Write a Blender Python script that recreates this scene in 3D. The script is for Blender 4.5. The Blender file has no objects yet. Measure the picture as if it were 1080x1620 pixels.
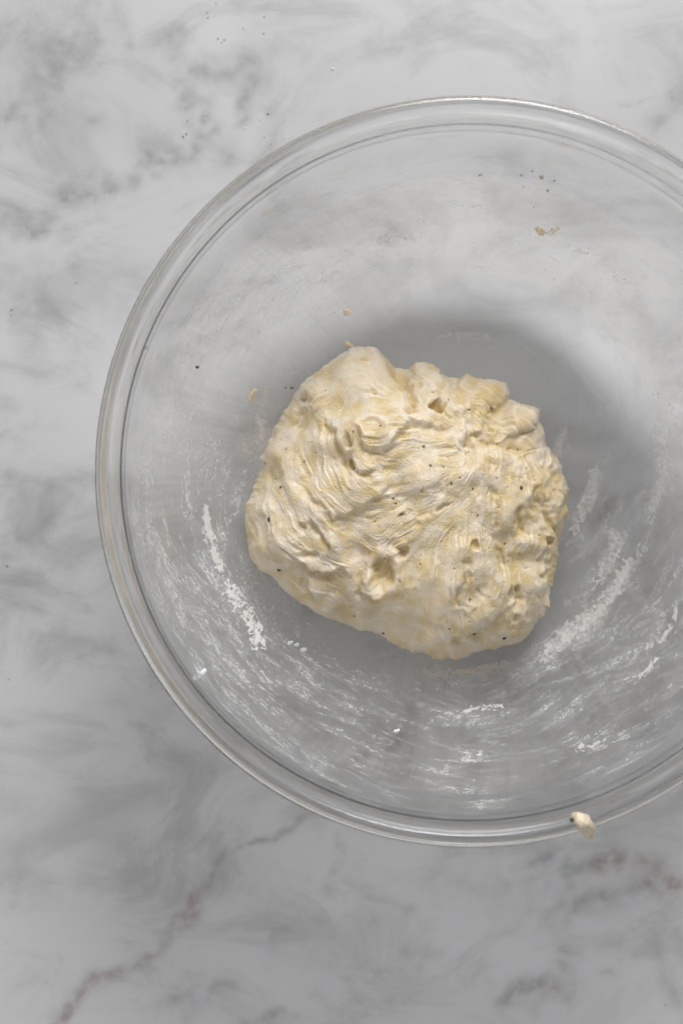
import bpy, bmesh, math, random
import numpy as np
from mathutils import Vector

SC = bpy.context.scene
C = SC.collection
random.seed(7)
RNG = np.random.default_rng(11)
PI = math.pi

# ------------------------------------------------------------------ camera
CAM_H = 0.73                      # camera height above the counter (m)
PPM_RIM = 4770.0                  # photograph pixels per metre at the rim height
RIM_D = 0.62
cam_data = bpy.data.cameras.new('camera')
cam = bpy.data.objects.new('camera', cam_data)
C.objects.link(cam)
cam.location = (0, 0, CAM_H)
cam.rotation_euler = (0, 0, 0)
cam_data.sensor_fit = 'VERTICAL'
cam_data.sensor_height = 36.0
cam_data.lens = 36.0 * RIM_D / (1620 / PPM_RIM)
cam_data.clip_start = 0.01
cam_data.clip_end = 50
cam_data.dof.use_dof = True
cam_data.dof.focus_distance = CAM_H - 0.052
cam_data.dof.aperture_fstop = 8.0
SC.camera = cam

# ------------------------------------------------------------------ light
world = bpy.data.worlds.new('World')
SC.world = world
world.use_nodes = True
bg = world.node_tree.nodes['Background']
bg.inputs[0].default_value = (0.975, 0.98, 1.0, 1)
bg.inputs[1].default_value = 0.31

def area(name, loc, target, sx, sy, power, col=(1, 1, 1), spread=180, soft0=0.0):
    d = bpy.data.lights.new(name, 'AREA')
    d.shape = 'RECTANGLE'
    d.size, d.size_y = sx, sy
    d.energy = power
    d.color = col
    d.spread = math.radians(spread)
    o = bpy.data.objects.new(name, d)
    C.objects.link(o)
    o.location = loc
    # a diffused source: brightest in the middle, fading out to its edges
    d.use_nodes = True
    t = d.node_tree
    em = t.nodes['Emission']
    g_ = t.nodes.new('ShaderNodeNewGeometry')
    sub = t.nodes.new('ShaderNodeVectorMath'); sub.operation = 'SUBTRACT'
    sub.inputs[1].default_value = (.5, .5, 0)
    ln = t.nodes.new('ShaderNodeVectorMath'); ln.operation = 'LENGTH'
    mr = t.nodes.new('ShaderNodeMapRange'); mr.interpolation_type = 'SMOOTHERSTEP'
    mr.inputs[1].default_value = soft0; mr.inputs[2].default_value = .5
    mr.inputs[3].default_value = 1.0; mr.inputs[4].default_value = 0.0
    t.links.new(g_.outputs['Parametric'], sub.inputs[0]); t.links.new(sub.outputs[0], ln.inputs[0])
    t.links.new(ln.outputs['Value'], mr.inputs[0]); t.links.new(mr.outputs[0], em.inputs['Strength'])
    v = Vector(target) - Vector(loc)
    o.rotation_euler = v.to_track_quat('-Z', 'Y').to_euler()
    return o

area('window_light', (0.30, 1.32, 1.12), (0.02, 0.05, 0), 1.4, 1.0, 94, (1.0, 0.998, 1.0), soft0=.1)
area('rim_strip_light', (-1.45, -0.70, 0.42), (-0.05, -0.05, 0.1), 1.3, 0.5, 11)  # added strip lamp, put in for white highlights along the left and lower rim
area('fill_light', (-1.15, -1.05, 1.55), (0.02, 0.0, 0), 2.6, 2.2, 20, (1.0, 1.0, 1.0))

SC.view_settings.view_transform = 'Standard'
SC.view_settings.look = 'None'
SC.view_settings.exposure = 0.06
SC.view_settings.gamma = 1.0
SC.view_settings.use_curve_mapping = False
SC.render.engine = 'CYCLES'
cy = SC.cycles
cy.max_bounces = 16
cy.transmission_bounces = 14
cy.transparent_max_bounces = 24
cy.diffuse_bounces = 5
cy.glossy_bounces = 8
cy.caustics_reflective = True
cy.caustics_refractive = True
cy.blur_glossy = 0.0
cy.sample_clamp_indirect = 6
cy.use_denoising = True

# ------------------------------------------------------------------ helpers
def ppm(z):
    return PPM_RIM * RIM_D / (CAM_H - z)

def px2w(px, py, z):
    k = ppm(z)
    return (px - 540) / k, (810 - py) / k

def w2px(x, y, z):
    k = ppm(z)
    return 540 + x * k, 810 - y * k

def tag(o, label=None, cat=None, group=None, kind=None):
    if label: o['label'] = label
    if cat: o['category'] = cat
    if group: o['group'] = group
    if kind: o['kind'] = kind
    return o

def mesh_np(name, verts, faces, mat, parent=None, smooth=True, attrs=None):
    """verts (n,3) array, faces (m,3) or (m,4) int array"""
    verts = np.asarray(verts, dtype=np.float32)
    faces = np.asarray(faces, dtype=np.int32)
    me = bpy.data.meshes.new(name)
    n, m, k = len(verts), len(faces), faces.shape[1]
    me.vertices.add(n)
    me.vertices.foreach_set('co', verts.ravel())
    me.loops.add(m * k)
    me.loops.foreach_set('vertex_index', faces.ravel())
    me.polygons.add(m)
    me.polygons.foreach_set('loop_start', np.arange(0, m * k, k, dtype=np.int32))
    me.polygons.foreach_set('use_smooth', np.full(m, smooth))
    for an, av in (attrs or {}).items():
        a = me.attributes.new(an, 'FLOAT', 'POINT')
        a.data.foreach_set('value', np.asarray(av, dtype=np.float32).ravel())
    me.update(calc_edges=True)
    me.validate()
    o = bpy.data.objects.new(name, me)
    C.objects.link(o)
    if mat: me.materials.append(mat)
    if parent: o.parent = parent
    return o

def grf(n, lo, hi, rng=RNG, ax=1.0, ay=1.0):
    """band-limited gaussian random field, n x n, feature sizes lo..hi (cells)"""
    f = np.fft.rfft2(rng.standard_normal((n, n)))
    ky = np.fft.fftfreq(n)[:, None] * ay
    kx = np.fft.rfftfreq(n)[None, :] * ax
    k = np.sqrt(kx * kx + ky * ky)
    w = np.exp(-(k * lo) ** 2 * 2) * (1 - np.exp(-(k * hi) ** 2 * 2))
    w = w / np.maximum(k, 1.0 / n) ** 0.7
    a = np.fft.irfft2(f * w, s=(n, n))
    return (a - a.mean()) / a.std()

def bil(img, fx, fy):
    """bilinear sample of img at float pixel coordinates (clamped)"""
    h, w = img.shape
    fx = np.clip(fx, 0, w - 1.001); fy = np.clip(fy, 0, h - 1.001)
    x0 = fx.astype(int); y0 = fy.astype(int)
    tx = fx - x0; ty = fy - y0
    return (img[y0, x0] * (1 - tx) * (1 - ty) + img[y0, x0 + 1] * tx * (1 - ty)
            + img[y0 + 1, x0] * (1 - tx) * ty + img[y0 + 1, x0 + 1] * tx * ty)

def seg_dist(X, Y, pts):
    """distance to polyline, parameter 0..1 along it, and signed side (+ = left of travel in image coords)"""
    best = np.full(X.shape, 1e9); par = np.zeros(X.shape); side = np.zeros(X.shape)
    n = len(pts) - 1
    for i in range(n):
        ax_, ay_ = pts[i]; bx_, by_ = pts[i + 1]
        dx, dy = bx_ - ax_, by_ - ay_
        L2 = dx * dx + dy * dy + 1e-9
        t = np.clip(((X - ax_) * dx + (Y - ay_) * dy) / L2, 0, 1)
        ex = X - (ax_ + t * dx); ey = Y - (ay_ + t * dy)
        d = np.sqrt(ex * ex + ey * ey)
        s = np.sign(dx * (Y - ay_) - dy * (X - ax_))
        m = d < best
        best = np.where(m, d, best); par = np.where(m, (i + t) / n, par); side = np.where(m, s, side)
    return best, par, side

def smooth01(a, b, x):
    t = np.clip((x - a) / (b - a), 0, 1)
    return t * t * (3 - 2 * t)

def catmull(pts, sub=6, closed=False):
    P = [np.array(p, float) for p in pts]
    out = []
    n = len(P)
    rng_ = range(n if closed else n - 1)
    for i in rng_:
        if closed:
            p0, p1, p2, p3 = P[(i - 1) % n], P[i], P[(i + 1) % n], P[(i + 2) % n]
        else:
            p0, p1, p2, p3 = P[max(i - 1, 0)], P[i], P[i + 1], P[min(i + 2, n - 1)]
        for k in range(sub):
            t = k / sub
            out.append(0.5 * ((2 * p1) + (-p0 + p2) * t + (2 * p0 - 5 * p1 + 4 * p2 - p3) * t * t
                              + (-p0 + 3 * p1 - 3 * p2 + p3) * t ** 3))
    if not closed:
        out.append(P[-1])
    return np.array(out)

def new_mat(name):
    m = bpy.data.materials.new(name)
    m.use_nodes = True
    nt = m.node_tree
    for n in list(nt.nodes):
        nt.nodes.remove(n)
    out = nt.nodes.new('ShaderNodeOutputMaterial')
    return m, nt, out

class NT:
    def __init__(self, nt): self.nt = nt
    def n(self, t, **kw):
        nd = self.nt.nodes.new(t)
        for k, v in kw.items():
            setattr(nd, k, v)
        return nd
    def set(self, nd, **kw):
        for k, v in kw.items():
            s = nd.inputs[k.replace('_', ' ')]
            if hasattr(v, 'is_output') or isinstance(v, bpy.types.NodeSocket):
                self.nt.links.new(v, s)
            else:
                s.default_value = v
        return nd
    def link(self, a, b): self.nt.links.new(a, b)
    def _in(self, nd, i, v):
        if isinstance(v, bpy.types.NodeSocket): self.nt.links.new(v, nd.inputs[i])
        else: nd.inputs[i].default_value = v
    def math(self, op, a, b=0.0, clamp=False):
        nd = self.n('ShaderNodeMath', operation=op, use_clamp=clamp)
        self._in(nd, 0, a); self._in(nd, 1, b)
        return nd.outputs[0]
    def noise(self, vec, scale, detail=4, rough=0.5, dist=0.0):
        nd = self.n('ShaderNodeTexNoise')
        if vec is not None: self.nt.links.new(vec, nd.inputs['Vector'])
        nd.inputs['Scale'].default_value = scale
        nd.inputs['Detail'].default_value = detail
        nd.inputs['Roughness'].default_value = rough
        nd.inputs['Distortion'].default_value = dist
        return nd.outputs['Fac']
    def ramp(self, v, a, b, c=0.0, d=1.0):
        nd = self.n('ShaderNodeMapRange', interpolation_type='SMOOTHSTEP')
        self._in(nd, 0, v)
        for i, q in enumerate((a, b, c, d)): nd.inputs[i + 1].default_value = q
        return nd.outputs[0]
    def mix(self, f, a, b, blend='MIX'):
        nd = self.n('ShaderNodeMix', data_type='RGBA', blend_type=blend)
        self._in(nd, 0, f); self._in(nd, 6, a); self._in(nd, 7, b)
        return nd.outputs[2]
    def attr(self, name):
        nd = self.n('ShaderNodeAttribute', attribute_name=name)
        return nd.outputs['Fac']
    def obj(self):
        return self.n('ShaderNodeTexCoord').outputs['Object']

def col(*c): return (c[0], c[1], c[2], 1.0)

# ------------------------------------------------------------------ bowl profile
BX, BY = 206 / PPM_RIM, 64 / PPM_RIM          # bowl axis
R0, RW, ZB, ZW = 0.043, 0.0754, 0.0048, 0.0982   # inner: flat radius, wall width, base z, wall height

def z_in(r):
    s = np.clip((np.asarray(r, float) - R0) / RW, 0, 1)
    return ZB + ZW * (1 - np.sqrt(1 - s * s))

def px2bowl(px, py, lift=0.0):
    """where the viewing ray through a photo pixel meets the bowl's inner surface"""
    px = np.atleast_1d(np.asarray(px, float)); py = np.atleast_1d(np.asarray(py, float))
    lo = np.full(px.shape, ZB); hi = np.full(px.shape, 0.104)
    for _ in range(40):
        z = 0.5 * (lo + hi)
        x, y = px2w(px, py, z)
        r = np.hypot(x - BX, y - BY)
        inside = z > z_in(r)
        hi = np.where(inside, z, hi); lo = np.where(inside, lo, z)
    z = hi
    x, y = px2w(px, py, z)
    r = np.hypot(x - BX, y - BY)
    s = np.clip((r - R0) / RW, 0, .995)
    sl = ZW / RW * s / np.sqrt(1 - s * s)              # slope dz/dr
    nl = np.sqrt(1 + sl * sl)
    ux = np.where(r > 1e-6, (x - BX) / np.maximum(r, 1e-6), 0)
    uy = np.where(r > 1e-6, (y - BY) / np.maximum(r, 1e-6), 0)
    return np.stack([x - ux * sl / nl * lift, y - uy * sl / nl * lift, z + lift / nl], -1)

# ------------------------------------------------------------------ marble
def build_marble():
    m, nt, out = new_mat('marble')
    N = NT(nt)
    co = N.obj()
    mp = N.n('ShaderNodeMapping'); N.link(co, mp.inputs[0])
    mp.inputs['Rotation'].default_value = (0, 0, math.radians(-28))
    mp.inputs['Scale'].default_value = (0.75, 1.25, 1)
    v = mp.outputs[0]
    big = N.ramp(N.noise(v, 6, 3, 0.5, 0.6), 0.38, 0.62, 0.55, 1.0)
    mid = N.ramp(N.noise(v, 24, 8, 0.66, 0.9), 0.44, 0.70)
    haze = N.noise(v, 6, 3, 0.5, 0.3)
    fine = N.noise(co, 900, 2, 0.5)
    cloud = N.math('MULTIPLY', big, mid)
    base = N.mix(N.ramp(haze, 0.3, 0.7), col(0.575, 0.575, 0.578), col(0.475, 0.473, 0.475))
    c = N.mix(N.math('MULTIPLY', cloud, 0.95), base, col(0.325, 0.318, 0.318))
    rough_v = N.noise(co, 240, 4, 0.6)
    gv = N.math('MULTIPLY', N.attr('grey_vein'), N.ramp(rough_v, 0.25, 0.6, 0.45, 1.0))
    c = N.mix(N.math('MULTIPLY', gv, 1.25, True), c, col(0.225, 0.222, 0.224))
    bv = N.math('MULTIPLY', N.attr('brown_vein'), N.ramp(rough_v, 0.3, 0.62, 0.35, 1.0))
    c = N.mix(bv, c, col(0.275, 0.185, 0.168))
    c = N.mix(N.math('MULTIPLY', N.ramp(fine, 0.35, 0.75), 0.06), c, col(0.42, 0.42, 0.42))
    p = N.n('ShaderNodeBsdfPrincipled')
    N.link(c, p.inputs['Base Color'])
    N.link(N.ramp(N.noise(co, 60, 5, 0.6), 0.3, 0.7, 0.30, 0.42), p.inputs['Roughness'])
    p.inputs['IOR'].default_value = 1.45
    p.inputs['Subsurface Weight'].default_value = 0.0
    N.link(p.outputs[0], out.inputs[0])

    x0, x1, y0, y1 = -0.26, 0.30, -0.30, 0.30
    nx, ny = 400, 430
    xs = np.linspace(x0, x1, nx); ys = np.linspace(y0, y1, ny)
    X, Y = np.meshgrid(xs, ys)
    PX, PY = w2px(X, Y, 0.0)
    n = 512
    def warp(lo, hi, a):
        g = grf(n, lo, hi)
        return bil(g, (X - x0) / (x1 - x0) * (n - 1), (Y - y0) / (y1 - y0) * (n - 1)) * a
    WX = PX + warp(8, 60, 6) + warp(2, 8, 1.0)
    WY = PY + warp(8, 60, 6) + warp(2, 8, 1.0)
    mod = 0.62 + 0.38 * np.tanh(warp(3, 30, 1.1))
    grey = np.zeros(X.shape); brown = np.zeros(X.shape)
    def vein(pts, w, s, arr, w2=None):
        pts = catmull(pts, 5)
        d, t, _ = seg_dist(WX, WY, pts)
        ww = w + ((w2 or w) - w) * t
        f = np.exp(-(d / ww) ** 2) * s * mod
        np.maximum(arr, f, out=arr)
    G = [([(0, 345), (60, 362), (115, 312), (150, 300), (205, 272), (228, 238), (272, 250), (322, 226), (348, 190)], 16, .50),
         ([(272, 62), (266, 82), (292, 128), (312, 165), (300, 190)], 17, .40),
         ([(290, 112), (350, 112), (405, 88), (432, 74)], 13, .34),
         ([(396, 128), (392, 185), (372, 208), (362, 262)], 11, .38),
         ([(330, 160), (352, 170), (340, 210), (310, 232), (260, 258)], 13, .30),
         ([(150, 8), (125, 70), (80, 120), (40, 165), (8, 195)], 30, .30),
         ([(20, 172), (62, 196), (98, 165), (135, 197)], 14, .38),
         ([(180, 30), (160, 60), (120, 100), (90, 110)], 22, .3),
         ([(200, 60), (212, 100), (250, 130)], 9, .2),
         ([(0, 318), (30, 330), (70, 345)], 12, .3),
         ([(0, 430), (70, 452), (190, 462), (290, 440)], 34, .17),
         ([(60, 500), (50, 540), (45, 580)], 12, .15),
         ([(0, 635), (8, 640)], 8, .4),
         ([(0, 750), (50, 760), (85, 785), (125, 795)], 9, .26),
         ([(0, 870), (60, 880), (130, 850)], 22, .15),
         ([(0, 960), (25, 920), (110, 905)], 14, .15),
         ([(0, 1135), (12, 1138)], 10, .4),
         ([(140, 1120), (180, 1118), (260, 1140)], 12, .12),
         ([(0, 1395), (120, 1410), (260, 1405), (400, 1395)], 26, .14),
         ([(270, 1570), (300, 1575), (305, 1605)], 8, .3),
         ([(300, 1600), (350, 1570), (370, 1560)], 9, .3),
         ([(380, 1612), (405, 1608), (445, 1600)], 5, .55),
         ([(500, 1575), (525, 1590)], 9, .35),
         ([(535, 1330), (530, 1380), (520, 1410)], 9, .28),
         ([(415, 1540), (420, 1510), (450, 1470)], 6, .2),
         ([(600, 1460), (630, 1470), (645, 1500), (690, 1512)], 10, .26),
         ([(640, 1455), (655, 1445)], 8, .3),
         ([(620, 1590), (650, 1540), (690, 1510)], 9, .17),
         ([(815, 1372), (840, 1366), (865, 1360)], 9, .42),
         ([(890, 1385), (905, 1370), (935, 1362), (990, 1350)], 12, .4),
         ([(870, 1440), (920, 1425), (980, 1410), (1060, 1405)], 15, .32),
         ([(700, 1390), (760, 1400), (860, 1420)], 30, .16),
         ([(795, 1580), (815, 1570), (850, 1572), (895, 1572)], 15, .45),
         ([(850, 1560), (885, 1540), (900, 1560)], 13, .38),
         ([(890, 1510), (915, 1522)], 7, .3),
         ([(1030, 1470), (1040, 1540), (1040, 1550)], 9, .25),
         ([(1070, 1570), (1090, 1600)], 16, .35),
         ([(955, 1550), (962, 1552)], 6, .35),
         ([(975, 157), (1020, 150), (1075, 148)], 3, .32),
         ([(1045, 190), (1055, 165), (1085, 150)], 13, .35),
         ([(770, 225), (820, 245), (880, 262)], 20, .2),
         ([(900, 330), (925, 345), (960, 400)], 22, .2),
         ([(1000, 460), (1040, 520), (1075, 600)], 26, .15),
         ([(600, 440), (640, 420), (700, 430)], 26, .17),
         ([(780, 470), (850, 460), (900, 480)], 24, .14),
         ([(400, 20), (450, 10), (520, 0)], 22, .18),
         ([(560, 60), (600, 80), (640, 70)], 18, .08)]
    for pts, w, s in G:
        vein(pts, w * 1.3, min(s * 1.3, .62), grey)
    main = [(85, 1625), (130, 1582), (152, 1558), (205, 1534), (236, 1508), (266, 1484), (300, 1450), (311, 1418), (336, 1384), (360, 1354)]
    vein(main, 15, .45, grey, 10)
    vein(main, 9, .62, brown, 7)
    m2 = [(358, 1356), (402, 1336), (442, 1322), (485, 1292), (545, 1240), (600, 1190), (645, 1140), (668, 1105)]
    vein(m2, 4, .40, grey, 14)
    vein(m2, 4, .45, brown, 15)
    vein([(85, 1622), (115, 1590), (140, 1570)], 16, .45, grey); vein([(105, 1605), (130, 1585), (135, 1575)], 10, .5, brown)
    vein([(406, 1336), (418, 1332)], 5, .7, brown)
    vein([(940, 815), (965, 792), (1000, 778), (1030, 772)], 15, .5, brown); vein([(940, 815), (965, 792), (990, 780)], 16, .3, grey)
    vein([(668, 1105), (720, 1050), (800, 960), (880, 870), (940, 815)], 14, .25, brown)
    vein([(955, 1365), (970, 1350), (985, 1368)], 17, .75, brown)
    vein([(1028, 1378), (1042, 1380), (1045, 1395), (1075, 1402)], 16, .75, brown)
    vein([(905, 1425), (930, 1420), (950, 1410)], 10, .35, brown)
    vein([(850, 1570), (880, 1565), (898, 1575)], 14, .6, brown)
    vein([(805, 1588), (830, 1590)], 10, .3, brown)
    vein([(980, 1120), (1010, 1115), (1040, 1105)], 14, .3, brown)
    # surroundings beyond the picture: a few more veins of the same kind
    for k in range(26):
        a = RNG.uniform(-700, 1800); b = RNG.uniform(-500, 2100)
        if -60 < a < 1140 and -60 < b < 1680: continue
        th = RNG.uniform(-1.1, -0.3); L = RNG.uniform(80, 260)
        vein([(a, b), (a + L * .5 * math.cos(th), b + L * .5 * math.sin(th) + RNG.uniform(-20, 20)), (a + L * math.cos(th), b + L * math.sin(th))],
             RNG.uniform(8, 22), RNG.uniform(.2, .45), grey)
    I = np.arange(nx * ny).reshape(ny, nx)
    F = np.stack([I[:-1, :-1], I[:-1, 1:], I[1:, 1:], I[1:, :-1]], -1).reshape(-1, 4)
    V = np.stack([X, Y, np.zeros_like(X)], -1).reshape(-1, 3)
    # rim of the slab: outer apron and thickness
    nv = len(V)
    ring = np.concatenate([I[0, :], I[1:, -1], I[-1, -2::-1], I[-2:0:-1, 0]])
    rv = V[ring].copy()
    e = rv.copy(); e[:, 0] = (e[:, 0] - 0.02) * 2.4 + 0.02; e[:, 1] *= 2.0
    b = e.copy(); b[:, 2] = -0.03
    k = len(ring); A = np.arange(k); Bn = (A + 1) % k
    F2 = np.stack([ring[A], nv + A, nv + Bn, ring[Bn]], -1)
    F3 = np.stack([nv + A, nv + k + A, nv + k + Bn, nv + Bn], -1)
    V = np.concatenate([V, e, b]); F = np.concatenate([F, F2, F3])
    z = np.zeros(2 * k)
    o = mesh_np('marble_countertop', V, F, m, attrs={'grey_vein': np.concatenate([grey.ravel(), z]),
                                                     'brown_vein': np.concatenate([brown.ravel(), z])})
    tag(o, 'polished pale grey marble countertop with grey clouds and brown veins', 'countertop', kind='structure')
    return o

build_marble()

# ------------------------------------------------------------------ glass bowl
def build_bowl():
    m, nt, out = new_mat('clear_glass')
    N = NT(nt)
    p = N.n('ShaderNodeBsdfPrincipled')
    p.inputs['Base Color'].default_value = col(0.996, 0.998, 0.998)
    p.inputs['Transmission Weight'].default_value = 1.0
    p.inputs['Roughness'].default_value = 0.0
    p.inputs['IOR'].default_value = 1.48
    N.link(p.outputs[0], out.inputs[0])
    va = N.n('ShaderNodeVolumeAbsorption')                  # faint body tint: dims light piped round the wall
    va.inputs['Color'].default_value = col(.88, .90, .90)
    va.inputs['Density'].default_value = 25
    N.link(va.outputs[0], out.inputs['Volume'])
    prof = []
    # outside, from the centre of the underside outward
    prof += [(0.0, 0.0003), (0.020, 0.0003), (0.036, 0.0003), (0.0428, 0.0003)]
    for t in np.linspace(3, 80, 42):
        tt = math.radians(t)
        nr, nz = ZW * math.sin(tt), -RW * math.cos(tt)
        nl = math.hypot(nr, nz)
        th_ = 0.0045 - 0.0011 * t / 80
        prof.append((R0 + RW * math.sin(tt) + nr / nl * th_, ZB + ZW * (1 - math.cos(tt)) + nz / nl * th_))
    # lip: flares out under the rim, rounds over, comes back to the inner wall
    lip = [(0.1207, 0.0960), (0.1211, 0.0990), (0.1216, 0.1018), (0.1223, 0.1036), (0.1233, 0.1047), (0.1242, 0.1056), (0.1248, 0.1066), (0.1250, 0.1080),
           (0.1247, 0.1093), (0.1241, 0.1102), (0.1232, 0.1106), (0.1222, 0.1107), (0.1212, 0.1105), (0.1203, 0.1100), (0.1196, 0.1090),
           (0.1191, 0.1075), (0.1187, 0.1055), (0.1183, 0.1030), (0.1179, 0.1002), (0.1175, 0.0970)]
    prof += [tuple(q) for q in catmull(lip, 4)]
    for t in np.linspace(80, 0, 60):
        t = math.radians(t)
        prof.append((R0 + RW * math.sin(t), ZB + ZW * (1 - math.cos(t))))
    prof += [(R0 * .75, ZB), (R0 * .5, ZB), (R0 * .25, ZB)]
    P = np.array(prof)
    n = 220
    th = np.linspace(0, 2 * PI, n, endpoint=False)
    core = P[1:]
    V = np.stack([np.outer(core[:, 0], np.cos(th)), np.outer(core[:, 0], np.sin(th)), np.repeat(core[:, 1][:, None], n, 1)], -1).reshape(-1, 3)
    k = len(core)
    I = np.arange(k * n).reshape(k, n)
    J = np.roll(I, -1, 1)
    F = np.stack([I[:-1], I[1:], J[1:], J[:-1]], -1).reshape(-1, 4)
    me_v = np.concatenate([V, [[0, 0, P[0, 1]], [0, 0, ZB]]])
    a, b = len(V), len(V) + 1
    bm_faces = [tuple(f) for f in F]
    tri = [(a, I[0, j], J[0, j]) for j in range(n)] + [(b, J[-1, j], I[-1, j]) for j in range(n)]
    me = bpy.data.meshes.new('mixing_bowl')
    me.from_pydata([tuple(v) for v in me_v], [], [tuple(int(q) for q in f) for f in bm_faces] + [tuple(int(q) for q in f) for f in tri])
    bm = bmesh.new(); bm.from_mesh(me)
    bmesh.ops.recalc_face_normals(bm, faces=bm.faces)
    bm.to_mesh(me); bm.free()
    me.polygons.foreach_set('use_smooth', np.ones(len(me.polygons), bool))
    me.materials.append(m)
    o = bpy.data.objects.new('mixing_bowl', me)
    C.objects.link(o)
    o.location = (BX, BY, 0.0004)
    tag(o, 'large clear glass mixing bowl with a rounded lip, floury inside', 'bowl')
    return o

build_bowl()
# ------------------------------------------------------------------ dough
OUT = [(520,572),(545,562),(572,556),(597,560),(612,570),(625,580),(645,578),(656,572),(675,571),(692,577),(702,594),(725,598),
       (737,591),(760,596),(785,600),(800,606),(807,620),(806,632),(822,640),(850,647),(853,655),(848,665),(856,685),(860,705),
       (872,716),(884,735),(893,757),(899,778),(896,800),(893,825),(883,850),(884,870),(881,900),(876,925),(872,955),(855,980),
       (838,1008),(825,1018),(805,1022),(790,1030),(765,1036),(740,1045),(720,1048),(695,1044),(680,1042),(672,1035),(650,1028),
       (625,1018),(600,1008),(575,998),(545,988),(515,978),(490,965),(470,950),(450,930),(430,915),(412,905),(398,885),(392,860),
       (390,830),(393,800),(400,770),(408,745),(413,720),(425,695),(440,670),(455,645),(470,625),(478,607),(495,590)]
DCX, DCY = 648.0, 806.0
Z_EQ = 0.016        # widest level above the bowl floor underneath

def dough_map():
    """relief of the dough (m) and colour patches on a 1 px = 1 cell map of the photo area x 360..930, y 530..1075"""
    ox, oy, w, h = 350, 520, 590, 590
    X, Y = np.meshgrid(np.arange(w) + ox * 1.0, np.arange(h) + oy * 1.0)
    # direction the dough was pulled in, from samples read off the photo
    S = [(430,760,.25,1),(455,690,.45,-1),(420,850,.3,1),(445,905,1,.35),(480,780,.5,1),(510,840,.7,1),(500,930,1,.5),(545,965,1,.35),
         (560,830,1,.6),(600,800,1,-.25),(650,765,1,-.45),(700,720,1,-.1),(560,740,.45,1),(545,690,.1,1),(560,650,.7,-.7),(600,640,1,0),
         (640,660,1,.2),(620,710,1,-.35),(590,720,1,.2),(520,620,.7,-.7),(560,585,1,-.2),(600,600,.8,.7),(650,620,.4,1),(690,610,.7,.7),
         (745,620,1,.35),(800,630,1,.4),(780,670,1,.4),(740,690,.6,.8),(760,740,-.15,1),(720,780,-.8,.7),(680,820,-.9,.6),(640,850,-.7,.8),
         (760,810,0,1),(800,790,.15,1),(830,760,.25,1),(865,760,.35,1),(870,840,-.1,1),(845,900,-.05,1),(800,890,.1,1),(740,890,0,1),(690,900,-.1,1),
         (650,920,-.3,1),(610,960,1,.1),(600,990,1,.35),(660,1000,1,.3),(700,980,.1,1),(750,980,0,1),(800,970,.05,1),(840,960,-.2,1),(740,1030,1,-.1),(800,1010,.8,-.4)]
    S = np.array(S, float)
    ang = 2 * np.arctan2(S[:, 3], S[:, 2])
    cs = np.zeros_like(X); sn = np.zeros_like(X)
    for (sx, sy, _, _), a in zip(S, ang):
        wt = 1.0 / ((X - sx) ** 2 + (Y - sy) ** 2 + 120.0) ** 1.5
        cs += wt * math.cos(a); sn += wt * math.sin(a)
    A = 0.5 * np.arctan2(sn, cs)
    A = A + grf(1024, 14, 60)[:h, :w] * 0.22
    DX, DY = np.cos(A), np.sin(A)
    gx, gy = X - ox, Y - oy
    DXf, DYf = DX.astype(np.float32), DY.astype(np.float32)
    def near(img, px, py):
        return img[np.clip(py + .5, 0, h - 1).astype(np.int32), np.clip(px + .5, 0, w - 1).astype(np.int32)]
    def lic(imgs, Ls, step=1.6):
        """smear several noise images along the pull direction"""
        imgs = [i_.astype(np.float32) for i_ in imgs]
        acc = [i_.copy() for i_ in imgs]; cnt = [1.0] * len(imgs)
        for sg in (1, -1):
            px, py = gx.astype(np.float32), gy.astype(np.float32)
            vx, vy = DXf * sg, DYf * sg
            for i in range(int(max(Ls) / step)):
                px = px + vx * step; py = py + vy * step
                nx_, ny_ = near(DXf, px, py), near(DYf, px, py)
                sg2 = np.where(nx_ * vx + ny_ * vy < 0, np.float32(-1), np.float32(1))
                vx, vy = nx_ * sg2, ny_ * sg2
                for q, L in enumerate(Ls):
                    if i * step < L:
                        wgt = 0.5 + 0.5 * math.cos(PI * i * step / L)
                        acc[q] += wgt * near(imgs[q], px, py); cnt[q] += wgt
        return [(a_ - a_.mean()) / a_.std() for a_ in acc]
    g = lambda lo, hi: grf(1024, lo, hi)[:h, :w]
    def blur(a_, sg):
        f = np.fft.rfft2(np.pad(a_, 32, mode='edge'))
        ky = np.fft.fftfreq(a_.shape[0] + 64)[:, None]; kx = np.fft.rfftfreq(a_.shape[1] + 64)[None, :]
        return np.fft.irfft2(f * np.exp(-2 * (PI * sg) ** 2 * (kx * kx + ky * ky)), s=(a_.shape[0] + 64, a_.shape[1] + 64))[32:-32, 32:-32]
    coarse, mid, fine = lic([g(4, 16), g(2.2, 8), g(1.0, 4)], [56, 34, 22])
    coarse, mid, fine = blur(coarse, 1.6), blur(mid, .7), blur(fine, .45)
    lump = g(34, 140); dimple = g(8, 26); grit = g(1.6, 5)
    patch = 0.5 + 0.5 * np.tanh(g(22, 90) * 1.4)      # where the skin is torn / smooth
    rough_zone = np.exp(-(((X - 800) / 75) ** 2 + ((Y - 660) / 60) ** 2)) + np.exp(-(((X - 870) / 35) ** 2 + ((Y - 800) / 90) ** 2))
    H = 0.0014 * lump + 0.00032 * coarse * (.5 + .6 * patch)
    H += (0.00018 + 0.0006 * rough_zone) * dimple + (0.00001 + .00008 * rough_zone) * grit
    wob = g(9, 30) * 1.8; wob2 = g(9, 30) * 1.8
    Xw, Yw = X + wob, Y + wob2
    def bump(cx, cy, rx, ry, rot, a, p=2.0):
        nonlocal H
        c, s = math.cos(math.radians(rot)), math.sin(math.radians(rot))
        u = ((Xw - cx) * c + (Yw - cy) * s) / rx; v = (-(Xw - cx) * s + (Yw - cy) * c) / ry
        H = H + a * np.exp(-(u * u + v * v) ** (p / 2))
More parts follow.
